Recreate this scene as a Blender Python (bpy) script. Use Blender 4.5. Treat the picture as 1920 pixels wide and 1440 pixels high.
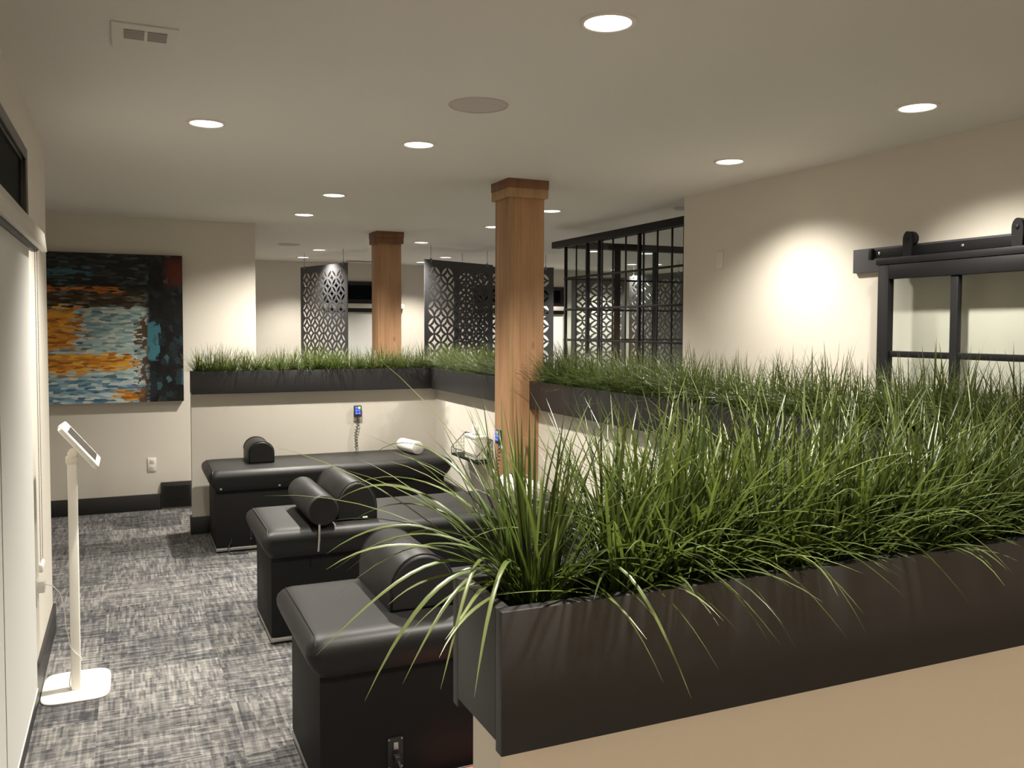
import bpy, bmesh, math, random
from mathutils import Vector, Matrix
random.seed(7)
C = bpy.context.scene.collection
for o in list(bpy.data.objects): bpy.data.objects.remove(o)

# ------------------------------------------------------------------ camera, world, exposure
EYE = 1.55
pit, yaw, roll, F = .0424, .4170, .0033, 1626.0
fw = Vector((math.sin(yaw)*math.cos(pit), math.cos(yaw)*math.cos(pit), -math.sin(pit)))
r0 = Vector((math.cos(yaw), -math.sin(yaw), 0)); u0 = r0.cross(fw)
rt = math.cos(roll)*r0 + math.sin(roll)*u0; up = -math.sin(roll)*r0 + math.cos(roll)*u0
cd = bpy.data.cameras.new('camera'); cam = bpy.data.objects.new('camera', cd); C.objects.link(cam)
cam.matrix_world = Matrix(((rt.x, up.x, -fw.x, 0), (rt.y, up.y, -fw.y, 0), (rt.z, up.z, -fw.z, EYE), (0, 0, 0, 1)))
cd.sensor_fit = 'HORIZONTAL'; cd.sensor_width = 36; cd.lens = F/1920*36; cd.shift_y = -35/1920
cd.clip_start = .02
bpy.context.scene.camera = cam
W = bpy.data.worlds.new('night'); bpy.context.scene.world = W; W.use_nodes = True
W.node_tree.nodes['Background'].inputs[0].default_value = (.02, .022, .03, 1)
W.node_tree.nodes['Background'].inputs[1].default_value = .3
vs = bpy.context.scene.view_settings
vs.view_transform = 'Standard'; vs.look = 'None'; vs.gamma = 1; vs.use_curve_mapping = False
vs.exposure = 0.0
LAMP_W = 262.0                 # one recessed downlight
LAMP_C = (1, .94, .83)
CEIL = 2.465

# ------------------------------------------------------------------ material helpers
def srgb(r, g, b):
    f = lambda c: (c/255/12.92) if c/255 <= .04045 else ((c/255+.055)/1.055)**2.4
    return (f(r), f(g), f(b), 1)

class NT:
    def __init__(s, name):
        s.m = bpy.data.materials.new(name); s.m.use_nodes = True
        s.t = s.m.node_tree; s.n = s.t.nodes; s.l = s.t.links
        s.b = s.n['Principled BSDF']
    def node(s, typ, **k):
        n = s.n.new(typ)
        for a, v in k.items(): setattr(n, a, v)
        return n
    def set(s, sock, v):
        if isinstance(v, (int, float, tuple, list)): sock.default_value = v
        else: s.l.new(v, sock)
    def math(s, op, a, b=0.0, c=None, clamp=False):
        n = s.node('ShaderNodeMath', operation=op, use_clamp=clamp)
        s.set(n.inputs[0], a); s.set(n.inputs[1], b)
        if c is not None: s.set(n.inputs[2], c)
        return n.outputs[0]
    def mix(s, f, a, b, blend='MIX'):
        n = s.node('ShaderNodeMix', data_type='RGBA', blend_type=blend)
        s.set(n.inputs[0], f); s.set(n.inputs[6], a); s.set(n.inputs[7], b)
        return n.outputs[2]
    def smooth(s, x, e0, e1):
        n = s.node('ShaderNodeMapRange', interpolation_type='SMOOTHSTEP')
        s.set(n.inputs[0], x); n.inputs[1].default_value = e0; n.inputs[2].default_value = e1
        return n.outputs[0]
    def coord(s, kind='Object', scale=(1, 1, 1), rot=(0, 0, 0), loc=(0, 0, 0)):
        tc = s.node('ShaderNodeTexCoord'); mp = s.node('ShaderNodeMapping')
        s.l.new(tc.outputs[kind], mp.inputs[0])
        mp.inputs['Scale'].default_value = scale; mp.inputs['Rotation'].default_value = rot; mp.inputs['Location'].default_value = loc
        return mp.outputs[0]
    def noise(s, vec, scale, detail=2, rough=.5, out=0):
        n = s.node('ShaderNodeTexNoise'); s.l.new(vec, n.inputs['Vector'])
        n.inputs['Scale'].default_value = scale; n.inputs['Detail'].default_value = detail; n.inputs['Roughness'].default_value = rough
        return n.outputs[out]
    def ramp(s, f, stops):
        n = s.node('ShaderNodeValToRGB'); s.l.new(f, n.inputs[0])
        e = n.color_ramp.elements
        while len(e) < len(stops): e.new(.5)
        for i, (p, c) in enumerate(stops): e[i].position = p; e[i].color = c
        return n.outputs[0]
    def bump(s, h, strength=.1, dist=.01):
        n = s.node('ShaderNodeBump'); s.l.new(h, n.inputs['Height'])
        n.inputs['Strength'].default_value = strength; n.inputs['Distance'].default_value = dist
        s.l.new(n.outputs[0], s.b.inputs['Normal'])
    def base(s, c): s.set(s.b.inputs['Base Color'], c)
    def rough(s, r): s.set(s.b.inputs['Roughness'], r)

def plain(name, col, rough=.5, metal=0.0, spec=.5, var=.06, nscale=30, bump=0.0):
    """simple surface with a little procedural variation"""
    t = NT(name); v = t.coord()
    nz = t.noise(v, nscale, 3)
    lo = tuple(c*(1-var) for c in col[:3])+(1,); hi = tuple(min(1, c*(1+var)) for c in col[:3])+(1,)
    t.base(t.mix(nz, lo, hi)); t.rough(rough)
    t.b.inputs['Metallic'].default_value = metal; t.b.inputs['Specular IOR Level'].default_value = spec
    if bump: t.bump(nz, bump, .004)
    return t.m

def emit(name, col, strength):
    t = NT(name); t.base(col); t.b.inputs['Emission Color'].default_value = col; t.b.inputs['Emission Strength'].default_value = strength
    return t.m

M = {}
M['wall'] = plain('wall_paint', (.69, .65, .58, 1), .72, spec=.25, var=.015, nscale=60, bump=.06)
M['ceiling'] = plain('ceiling_paint', (.74, .715, .66, 1), .85, spec=.15, var=.012, nscale=90, bump=.08)
M['charcoal'] = plain('charcoal_painted_wood', (.0235, .023, .024, 1), .48, spec=.45, var=.12, nscale=25, bump=.05)
M['baseboard'] = plain('charcoal_baseboard', (.022, .021, .022, 1), .45, var=.1)
M['soil'] = plain('planter_filler', (.010, .012, .008, 1), .95, spec=.1, var=.4, nscale=200)
M['cabinet'] = plain('black_cabinet_laminate', (.010, .0095, .0095, 1), .6, spec=.2, var=.1)
M['silver'] = plain('brushed_silver', (.58, .57, .55, 1), .35, metal=1, var=.05, nscale=120)
M['kick'] = plain('black_kick', (.006, .006, .006, 1), .6)
M['white_plastic'] = plain('white_plastic', (.84, .82, .76, 1), .35, var=.01)
M['offwhite'] = plain('offwhite_plate', (.74, .70, .62, 1), .4, var=.01)
M['black_metal'] = plain('black_powder_coat', (.008, .008, .009, 1), .55, spec=.3, var=.1)
M['dark_frame'] = plain('dark_brown_frame', (.014, .010, .009, 1), .35, var=.2)
M['valance'] = plain('white_valance', (.66, .63, .56, 1), .5, var=.01)
M['tube_grey'] = plain('grey_roller_tube', (.09, .09, .09, 1), .5)
M['shade'] = plain('grey_white_roller_shade_fabric', (.68, .68, .655, 1), .85, spec=.15, var=.03, nscale=350, bump=.05)
M['paper'] = plain('white_paper', (.86, .84, .80, 1), .8, spec=.2, var=.01, nscale=40, bump=.1)
M['pink'] = plain('salmon_vinyl_mat', (.62, .20, .16, 1), .6, var=.05)
M['speaker'] = plain('grey_speaker_grille', (.54, .50, .47, 1), .8, spec=.2, var=.05, nscale=300)
M['vent_dark'] = plain('vent_recess', (.30, .28, .26, 1), .8)
M['cord'] = plain('black_cord', (.012, .012, .012, 1), .5)
M['screen_glass'] = plain('tablet_screen', (.05, .045, .04, 1), .25, var=.2)
M['remote'] = plain('dark_remote_case', (.05, .055, .07, 1), .4)
M['blue_led'] = emit('blue_lit_keys', (.10, .16, 1, 1), .9)
M['green_led'] = emit('green_lit_key', (.35, 1, .25, 1), 1.6)
M['diffuser'] = emit('lit_diffuser', (1, .97, .92, 1), 5.0)
M['backing_grey'] = plain('grey_backing_board', (.075, .073, .08, 1), .5)
M['chain'] = plain('beaded_chain', (.20, .19, .17, 1), .5)
M['rust'] = plain('dark_hanger_cable', (.25, .25, .26, 1), .3, metal=.8)

def vinyl(name, col=.0095):
    t = NT(name); v = t.coord()
    n1 = t.noise(v, 140, 2); n2 = t.noise(v, 6, 3)
    t.base(t.mix(n2, (col*.85, col*.83, col*.83, 1), (col*1.2, col*1.17, col*1.15, 1)))
    t.rough(t.math('MULTIPLY_ADD', n2, .10, .43)); t.b.inputs['Specular IOR Level'].default_value = .40
    t.bump(t.math('MULTIPLY_ADD', n2, .8, t.math('MULTIPLY', n1, .25)), .12, .006)
    return t.m
M['vinyl'] = vinyl('black_vinyl')

def wood(name, dark, light):
    t = NT(name); v = t.coord(scale=(9, 9, .9))
    n = t.noise(v, 2.2, 6, .6)
    w = t.node('ShaderNodeTexWave', wave_type='BANDS', bands_direction='X'); t.l.new(t.coord(scale=(1, 1, .06)), w.inputs[0])
    w.inputs['Scale'].default_value = 14; w.inputs['Distortion'].default_value = 6; w.inputs['Detail'].default_value = 3; w.inputs['Detail Scale'].default_value = 1.2
    f = t.math('ADD', t.math('MULTIPLY', n, .75), t.math('MULTIPLY', w.outputs[1], .10))
    c = t.ramp(f, [(.25, dark), (.75, light)])
    k = t.node('ShaderNodeTexVoronoi', feature='F1'); t.l.new(t.coord(scale=(5.5, 5.5, 2.6), loc=(.3, .2, .25)), k.inputs[0]); k.inputs['Scale'].default_value = 1.0
    kn = t.math('SUBTRACT', 1.0, t.smooth(k.outputs['Distance'], .05, .13))
    t.base(t.mix(t.math('MULTIPLY', kn, .75), c, (.05, .022, .010, 1)))
    t.rough(.55); t.bump(n, .08, .003)
    return t.m
M['cedar'] = wood('cedar_boards', (.35, .185, .092, 1), (.58, .345, .19, 1))
M['cedar_dark'] = wood('cedar_dark_trim', (.15, .066, .03, 1), (.26, .12, .055, 1))
M['cedar_light'] = wood('cedar_light_edge', (.34, .20, .095, 1), (.50, .32, .17, 1))

def carpet():
    t = NT('grey_carpet_tiles'); T = .50
    g = t.node('ShaderNodeNewGeometry'); sp = t.node('ShaderNodeSeparateXYZ'); t.l.new(g.outputs['Position'], sp.inputs[0])
    x, y = t.math('ADD', sp.outputs[0], 20.13), t.math('ADD', sp.outputs[1], 20.27)
    ix, iy = t.math('FLOOR', t.math('DIVIDE', x, T)), t.math('FLOOR', t.math('DIVIDE', y, T))
    par = t.math('MODULO', t.math('ADD', ix, iy), 2.0)
    def sel(a, b):   # par ? b : a
        return t.math('ADD', t.math('MULTIPLY', a, t.math('SUBTRACT', 1.0, par)), t.math('MULTIPLY', b, par))
    u, v = sel(x, y), sel(y, x)
    def white(a, b, c):
        cb = t.node('ShaderNodeCombineXYZ'); t.set(cb.inputs[0], a); t.set(cb.inputs[1], b); t.set(cb.inputs[2], c)
        w = t.node('ShaderNodeTexWhiteNoise', noise_dimensions='3D'); t.l.new(cb.outputs[0], w.inputs[0])
        return w.outputs[0]
    def dashes(a, b, wa, lb, seed):
        ra = t.math('FLOOR', t.math('DIVIDE', a, wa))
        off = white(ra, seed, ix)
        rb = t.math('FLOOR', t.math('ADD', t.math('DIVIDE', b, lb), t.math('MULTIPLY', off, 7.0)))
        return white(ra, rb, seed)
    d1 = dashes(u, v, .0090, .095, 1.0)      # fine dashes along v
    d2 = dashes(v, u, .0110, .060, 2.0)      # cross dashes along u
    d3 = dashes(u, v, .020, .12, 3.0)        # wide soft bars
    d4 = dashes(v, u, .016, .20, 4.0)
    big = t.noise(t.coord('Object'), 1.1, 2)
    f = t.math('ADD', t.math('ADD', t.math('MULTIPLY', d1, .36), t.math('MULTIPLY', d2, .22)), t.math('ADD', t.math('MULTIPLY', d3, .20), t.math('MULTIPLY', d4, .22)))
    f = t.math('ADD', f, t.math('MULTIPLY', t.math('SUBTRACT', big, .5), .22))
    f = t.math('ADD', f, t.math('MULTIPLY', t.math('SUBTRACT', par, .5), -.05))
    f = t.math('ADD', f, t.math('MULTIPLY', t.math('SUBTRACT', white(ix, iy, 5.0), .5), .13))
    c = t.ramp(f, [(.16, (.050, .050, .055, 1)), (.40, (.108, .107, .110, 1)), (.62, (.188, .183, .179, 1)), (.88, (.32, .305, .29, 1))])
    fib = t.noise(t.coord('Object'), 420, 2)
    t.base(t.mix(.35, c, t.mix(1.0, c, t.ramp(fib, [(.3, (.45, .45, .45, 1)), (.7, (1, 1, 1, 1))]), 'MULTIPLY')))
    t.rough(.95); t.b.inputs['Specular IOR Level'].default_value = .1
    t.bump(t.math('ADD', t.math('MULTIPLY', fib, .6), f), .35, .004)
    return t.m
M['carpet'] = carpet()

def glass(name, tint=(.93, .95, .94, 1), refl=.10):
    t = NT(name); t.n.remove(t.b)
    tr = t.node('ShaderNodeBsdfTransparent'); tr.inputs[0].default_value = tint
    gl = t.node('ShaderNodeBsdfGlossy'); gl.inputs['Roughness'].default_value = .02
    ge = t.node('ShaderNodeNewGeometry'); dt_ = t.node('ShaderNodeVectorMath', operation='DOT_PRODUCT')
    t.l.new(ge.outputs['Incoming'], dt_.inputs[0]); t.l.new(ge.outputs['Normal'], dt_.inputs[1])
    fac = t.math('MULTIPLY_ADD', t.math('POWER', t.math('SUBTRACT', 1.0, t.math('ABSOLUTE', dt_.outputs['Value'])), 5.0), .45, .02)
    mx = t.node('ShaderNodeMixShader'); t.l.new(fac, mx.inputs[0])
    t.l.new(tr.outputs[0], mx.inputs[1]); t.l.new(gl.outputs[0], mx.inputs[2])
    t.l.new(mx.outputs[0], t.n['Material Output'].inputs[0])
    return t.m
M['glass'] = glass('clear_glass')
M['night_glass'] = plain('dark_night_glass', (.004, .006, .007, 1), 0.5, spec=.02, var=.6, nscale=6)

def grass_mat(name, dark, light, tip):
    t = NT(name); v = t.coord()
    at = t.node('ShaderNodeAttribute', attribute_name='blade'); sp = t.node('ShaderNodeSeparateXYZ'); t.l.new(at.outputs['Vector'], sp.inputs[0])
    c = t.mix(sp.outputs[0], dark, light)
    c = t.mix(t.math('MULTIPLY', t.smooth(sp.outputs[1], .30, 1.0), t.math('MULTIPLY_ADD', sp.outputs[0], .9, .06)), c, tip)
    t.base(c); t.rough(.34); t.b.inputs['Specular IOR Level'].default_value = .55
    t.b.inputs['Transmission Weight'].default_value = 0
    tl = t.node('ShaderNodeBsdfTranslucent'); t.l.new(t.mix(.5, c, (.25, .34, .05, 1)), tl.inputs[0])
    mx = t.node('ShaderNodeMixShader'); mx.inputs[0].default_value = .22
    t.l.new(t.b.outputs[0], mx.inputs[1]); t.l.new(tl.outputs[0], mx.inputs[2]); t.l.new(mx.outputs[0], t.n['Material Output'].inputs[0])
    return t.m
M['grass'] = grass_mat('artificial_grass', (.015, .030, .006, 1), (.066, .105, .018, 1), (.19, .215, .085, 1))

def painting_mat():
    t = NT('abstract_brush_strokes')
    tc = t.node('ShaderNodeTexCoord')
    sp0 = t.node('ShaderNodeSeparateXYZ'); t.l.new(tc.outputs['Generated'], sp0.inputs[0])
    cb = t.node('ShaderNodeCombineXYZ'); t.l.new(sp0.outputs[0], cb.inputs[0]); t.l.new(sp0.outputs[2], cb.inputs[1])
    uv = cb.outputs[0]
    def strokes(sx, sy):
        mp = t.node('ShaderNodeMapping'); t.l.new(uv, mp.inputs[0]); mp.inputs['Scale'].default_value = (sx, sy, 1)
        ds = t.node('ShaderNodeVectorMath', operation='ADD'); t.l.new(mp.outputs[0], ds.inputs[0])
        nn = t.node('ShaderNodeTexNoise'); t.l.new(mp.outputs[0], nn.inputs[0]); nn.inputs['Scale'].default_value = 1.4
        sc = t.node('ShaderNodeVectorMath', operation='SCALE'); t.l.new(nn.outputs[1], sc.inputs[0]); sc.inputs[3].default_value = 1.0
        t.l.new(sc.outputs[0], ds.inputs[1])
        vo = t.node('ShaderNodeTexVoronoi', voronoi_dimensions='2D'); t.l.new(ds.outputs[0], vo.inputs[0]); vo.inputs['Scale'].default_value = 1
        s2 = t.node('ShaderNodeSeparateXYZ'); t.l.new(vo.outputs['Color'], s2.inputs[0])
        return s2, vo.outputs['Distance']
    A, dist = strokes(20, 80); Bv, _ = strokes(30, 22)
    r1, r2, r3 = A.outputs[0], A.outputs[1], A.outputs[2]
    b1, b2 = Bv.outputs[0], Bv.outputs[1]
    big = t.noise(uv, 3.2, 3); mid = t.noise(uv, 9, 3)
    u = t.math('ADD', sp0.outputs[0], t.math('MULTIPLY', t.math('SUBTRACT', r1, .5), .07))
    v = t.math('ADD', sp0.outputs[2], t.math('MULTIPLY', t.math('SUBTRACT', r2, .5), .035))
    us = sp0.outputs[0]; v0 = sp0.outputs[2]
    def box1(x, a, b, s): return t.math('MULTIPLY', t.smooth(x, a-s, a+s), t.math('SUBTRACT', 1.0, t.smooth(x, b-s, b+s)))
    def zone(ua, ub, su, va, vb, sv): return t.math('MULTIPLY', box1(u, ua, ub, su), box1(v, va, vb, sv))
    def thr(mask, rnd, k=.25): return t.smooth(t.math('SUBTRACT', t.math('MULTIPLY_ADD', mask, 1+2*k, -k), rnd), -k, k)
    water = t.ramp(t.math('ADD', t.math('MULTIPLY', r3, .7), t.math('MULTIPLY', big, .3)), [(.12, srgb(84, 92, 94)), (.3, srgb(126, 154, 162)), (.6, srgb(168, 194, 192)), (.9, srgb(214, 216, 206))])
    blue = t.ramp(r3, [(.1, srgb(70, 104, 128)), (.5, srgb(134, 174, 196)), (.9, srgb(206, 214, 210))])
    c = t.mix(t.math('SUBTRACT', 1.0, t.smooth(v, .10, .24)), water, blue)
    orange = t.ramp(r1, [(.05, srgb(150, 96, 40)), (.4, srgb(216, 138, 44)), (.75, srgb(232, 178, 66)), (1, srgb(176, 112, 60))])
    c = t.mix(thr(zone(-.5, .33, .15, .36, .64, .05), r2, .3), c, orange)
    c = t.mix(thr(zone(-.5, .70, .10, .215, .335, .03), r3, .3), c, orange)
    c = t.mix(thr(t.math('MULTIPLY', zone(-.5, .42, .1, .18, .24, .04), .6), r3, .3), c, orange)
    c = t.mix(thr(zone(.57, .76, .05, .015, .085, .025), r2, .35), c, orange)
    dark = t.ramp(r3, [(.1, srgb(14, 15, 15)), (.55, srgb(30, 33, 32)), (.92, srgb(50, 58, 58)), (1, srgb(70, 96, 100))])
    brown = t.ramp(r1, [(.1, srgb(44, 36, 28)), (.6, srgb(84, 66, 44)), (1, srgb(110, 118, 112))])
    c = t.mix(thr(box1(v, .64, .76, .035), r1, .3), c, brown)
    c = t.mix(thr(t.smooth(v, .70, .78), r2, .3), c, dark)
    c = t.mix(thr(zone(-.5, .62, .07, .742, .772, .012), r1, .35), c, t.ramp(r2, [(0, srgb(130, 60, 20)), (.5, srgb(214, 122, 40)), (1, srgb(96, 70, 44))]))
    c = t.mix(t.math('MULTIPLY', thr(zone(-.5, .45, .08, .855, .89, .015), r3, .4), .8), c, srgb(58, 104, 118))
    c = t.mix(thr(t.math('MULTIPLY', box1(u, .70, .80, .02), t.math('SUBTRACT', 1.0, t.smooth(v, .52, .68))), t.math('ADD', b1, .45), .3), c, srgb(86, 66, 52))
    vd = t.ramp(b2, [(.1, srgb(14, 15, 16)), (.6, srgb(24, 26, 27)), (.9, srgb(36, 52, 60)), (1, srgb(58, 92, 100))])
    c = t.mix(t.smooth(us, .745, .79), c, vd)
    c = t.mix(thr(t.math('MULTIPLY', box1(us, .77, .85, .02), box1(v0, .28, .54, .05)), t.math('ADD', b1, .2), .2), c, srgb(66, 118, 132))
    c = t.mix(t.math('MULTIPLY', t.math('MULTIPLY', t.smooth(us, .86, .93), box1(v0, .80, .97, .05)), .8), c, srgb(104, 42, 22))
    t.base(c); t.rough(.5); t.b.inputs['Specular IOR Level'].default_value = .3
    t.bump(dist, .25, .004)
    return t.m
M['painting'] = painting_mat()

# ------------------------------------------------------------------ mesh helpers
class MB:
    def __init__(s): s.v = []; s.f = []; s.sm = []; s.at = None
    def add(s, vs_, fs, smooth=False):
        k = len(s.v); s.v += [tuple(p) for p in vs_]; s.f += [tuple(i+k for i in f) for f in fs]; s.sm += [smooth]*len(fs)
        return s
    def box(s, x0, x1, y0, y1, z0, z1):
        P = [(x, y, z) for z in (z0, z1) for y in (y0, y1) for x in (x0, x1)]
        return s.add(P, [(0, 2, 3, 1), (4, 5, 7, 6), (0, 1, 5, 4), (2, 6, 7, 3), (0, 4, 6, 2), (1, 3, 7, 5)])
    def loft(s, rings, smooth=True, cap=True):
        n = len(rings[0]); k = len(s.v); s.v += [tuple(p) for r in rings for p in r]
        for i in range(len(rings)-1):
            for j in range(n):
                a, b = k+i*n+j, k+i*n+(j+1) % n
                s.f.append((a, b, b+n, a+n)); s.sm.append(smooth)
        if cap:
            s.f.append(tuple(k+j for j in reversed(range(n)))); s.sm.append(False)
            e = k+(len(rings)-1)*n; s.f.append(tuple(e+j for j in range(n))); s.sm.append(False)
        return s
    def rbox(s, x0, x1, y0, y1, levels, seg=5):
        """stack of rounded rectangles: levels = (z, inset, corner radius)"""
        R = []
        for z, i, r in levels:
            R.append(rrect(x0+i, x1-i, y0+i, y1-i, r, z, seg))
        return s.loft(R)
    def bbox(s, x0, x1, y0, y1, z0, z1, b=.004):
        b = min(b, (x1-x0)/2.2, (y1-y0)/2.2, (z1-z0)/2.2)
        return s.rbox(x0, x1, y0, y1, [(z0, b, b*.5), (z0+b*.3, b*.3, b*.8), (z0+b, 0, b), (z1-b, 0, b), (z1-b*.3, b*.3, b*.8), (z1, b, b*.5)], 2)
    def tube(s, path, r, n=8, cap=True, smooth=True):
        path = [Vector(p) for p in path]; rings = []
        t0 = (path[1]-path[0]).normalized(); nrm = t0.orthogonal().normalized()
        for i, p in enumerate(path):
            t = (path[min(i+1, len(path)-1)]-path[max(i-1, 0)]).normalized()
            nrm = (nrm-t*nrm.dot(t)).normalized(); bi = t.cross(nrm)
            rr = r[i] if isinstance(r, (list, tuple)) else r
            rings.append([p+nrm*rr*math.cos(a)+bi*rr*math.sin(a) for a in [2*math.pi*j/n for j in range(n)]])
        return s.loft(rings, smooth, cap)
    def lathe(s, prof, cx=0, cy=0, n=32):
        """prof: (radius, z) list"""
        return s.loft([[(cx+max(r, 1e-5)*math.cos(2*math.pi*j/n), cy+max(r, 1e-5)*math.sin(2*math.pi*j/n), z) for j in range(n)] for r, z in prof])
    def extr(s, prof, axis, a, b, bev=0):
        """prof: closed 2D outline; axis 'x' -> (y,z), 'y' -> (x,z), 'z' -> (x,y)"""
        def P(u, v, w): return {'x': (w, u, v), 'y': (u, w, v), 'z': (u, v, w)}[axis]
        cu = sum(p[0] for p in prof)/len(prof); cv = sum(p[1] for p in prof)/len(prof)
        if bev:
            steps = [(a, bev), (a+bev*.3, bev*.35), (a+bev, 0), (b-bev, 0), (b-bev*.3, bev*.35), (b, bev)]
        else: steps = [(a, 0), (b, 0)]
        R = []
        for w, ins in steps:
            ring = []
            for u, v in prof:
                d = math.hypot(u-cu, v-cv); k = (d-ins)/d if d > ins else .01
                ring.append(P(cu+(u-cu)*k, cv+(v-cv)*k, w))
            R.append(ring)
        return s.loft(R)
    def xf(s, m):
        s.v = [tuple(m @ Vector(p)) for p in s.v]; return s
    def build(s, name, mat, parent=None, world=False, sharp=.6):
        vs_ = s.v
        if world and parent: L = Vector((parent if '_loc' in parent else parent.parent)['_loc']); vs_ = [tuple(Vector(p)-L) for p in s.v]
        me = bpy.data.meshes.new(name); me.from_pydata(vs_, [], s.f); me.validate()
        if len(me.polygons) == len(s.sm): me.polygons.foreach_set('use_smooth', s.sm)
        bm = bmesh.new(); bm.from_mesh(me); bmesh.ops.recalc_face_normals(bm, faces=bm.faces)
        for e in bm.edges:
            if len(e.link_faces) == 2 and e.calc_face_angle(0) > sharp: e.smooth = False
        bm.to_mesh(me); bm.free()
        me.materials.append(mat)
        o = bpy.data.objects.new(name, me); C.objects.link(o)
        if parent: o.parent = parent
        return o

def rrect(x0, x1, y0, y1, r, z, seg=5):
    r = max(min(r, (x1-x0)/2-1e-4, (y1-y0)/2-1e-4), 1e-4); P = []
    for cx, cy, a0 in ((x1-r, y1-r, 0), (x0+r, y1-r, 90), (x0+r, y0+r, 180), (x1-r, y0+r, 270)):
        for k in range(seg+1):
            a = math.radians(a0+90*k/seg); P.append((cx+r*math.cos(a), cy+r*math.sin(a), z))
    return P

def tag(o, label, cat, group=None):
    o['label'] = label; o['category'] = cat
    if group: o['group'] = group
    return o
def thing(name, label, cat, loc=(0, 0, 0), rz=0, group=None):
    o = bpy.data.objects.new(name, None); C.objects.link(o); o.location = loc; o.rotation_euler = (0, 0, rz)
    o.empty_display_size = .05; o['_loc'] = list(loc)
    return tag(o, label, cat, group)
def struct(name, mb, mat):
    o = mb.build(name, mat); o['kind'] = 'structure'; return o
def dup(root, loc, label, rz=None):
    r = root.copy(); C.objects.link(r); r.location = loc; r['label'] = label; r['_loc'] = list(loc)
    if rz is not None: r.rotation_euler = (0, 0, rz)
    for ch in list(root.children):
        c = ch.copy(); C.objects.link(c); c.parent = r
        for g in list(ch.children):
            d = g.copy(); C.objects.link(d); d.parent = c
    return r
B = lambda *a: MB().box(*a)

# ------------------------------------------------------------------ room shell
WX = -.37; RX = 3.553
struct('floor', B(-1.2, 9.1, -4.9, 12.3, -.06, 0), M['carpet'])
struct('ceiling', B(-1.2, 9.1, -4.9, 12.3, CEIL, CEIL+.08), M['ceiling'])
struct('wall_left', B(WX-.12, WX, -4.7, 4.95, 0, CEIL), M['wall'])
struct('wall_alcove_return', B(-1.0, WX-.12, 4.83, 4.95, 0, CEIL), M['wall'])
struct('wall_alcove_left', B(-1.12, -1.0, 4.83, 8.05, 0, CEIL), M['wall'])
struct('wall_far', B(-1.0, 1.035, 7.92, 8.05, 0, CEIL), M['wall'])
struct('wall_rear_left', B(.915, 1.035, 8.05, 12.27, 0, CEIL), M['wall'])
struct('wall_rear', B(1.035, 9.0, 12.15, 12.27, 0, CEIL), M['wall'])
struct('wall_rear_right', B(8.88, 9.0, 5.07, 12.15, 0, CEIL), M['wall'])
struct('wall_right', B(RX, RX+.12, -4.7, 5.07, 0, CEIL), M['wall'])
struct('wall_right_return', B(RX+.12, 8.88, 4.95, 5.07, 0, CEIL), M['wall'])
struct('wall_front', B(WX-.12, RX+.12, -4.82, -4.7, 0, CEIL), M['wall'])
# low partition walls under the planters
def skirt(name, *boxes):
    m = MB()
    for b in boxes: m.bbox(*b, b=.003)
    return struct(name, m, M['baseboard'])
PZ0, PZ1 = 1.054, 1.224
struct('wall_partition_back', B(.425, 2.43, 6.86, 6.945, 0, PZ0+.012), M['wall'])
struct('wall_partition_middle_far', B(2.345, 2.43, 5.115, 6.86, 0, PZ0+.012), M['wall'])
struct('wall_partition_middle', B(2.345, 2.43, 1.01, 4.88, 0, PZ0+.012), M['wall'])
struct('wall_partition_near', B(.395, 2.43, .921, 1.01, 0, PZ0+.012), M['wall'])
skirt('baseboard_left', (WX, WX+.014, -4.7, 4.95, 0, .135), (WX-.1, WX+.014, 4.95, 4.964, 0, .135))
skirt('baseboard_far', (-1.0, .238, 7.906, 7.92, 0, .137), (.488, 1.035, 7.906, 7.92, 0, .137))
skirt('baseboard_partition_back', (.411, 2.345, 6.846, 6.86, 0, .13), (.411, .425, 6.86, 6.945, 0, .13), (.411, 2.43, 6.945, 6.959, 0, .13))
skirt('baseboard_partition_middle', (2.331, 2.345, 5.115, 6.846, 0, .13), (2.331, 2.345, 1.024, 4.88, 0, .13))
skirt('baseboard_partition_near', (.381, 2.331, 1.01, 1.024, 0, .13), (.381, .395, .921, 1.01, 0, .13), (.381, 2.43, .907, .921, 0, .13))
skirt('baseboard_rear', (1.035, 8.88, 12.136, 12.15, 0, .137))
skirt('baseboard_right', (RX-.014, RX, -4.7, 5.07, 0, .137))

# ------------------------------------------------------------------ recessed downlights (the room's lamps, with unseen ones added)
def downlight_parts(t):
    MB().lathe([(.069, -.001), (.071, -.006), (.078, -.008), (.086, -.004), (.087, 0), (.069, 0)], n=40).build('trim_ring', M['offwhite'], t)
    MB().lathe([(0, -.0045), (.040, -.0045), (.0685, -.0035), (.0685, 0), (0, 0)], n=40).build('diffuser', M['diffuser'], t)
def downlight(x, y, label, group='recessed ceiling downlights', w=1.0, col=LAMP_C, cone=120):
    global proto_light
    if proto_light is None:
        t = thing('recessed_downlight', label, 'ceiling light', (x, y, CEIL), group=group); downlight_parts(t); proto_light = t
    else: t = dup(proto_light, (x, y, CEIL), label)
    ld = bpy.data.lights.new('downlight_beam', 'SPOT'); ld.energy = LAMP_W*w; ld.color = col
    ld.spot_size = math.radians(cone); ld.spot_blend = 1.0; ld.shadow_soft_size = .035
    lo = bpy.data.objects.new('downlight_beam', ld); C.objects.link(lo); lo.location = (x, y, CEIL-.03)
    return t
proto_light = None
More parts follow.
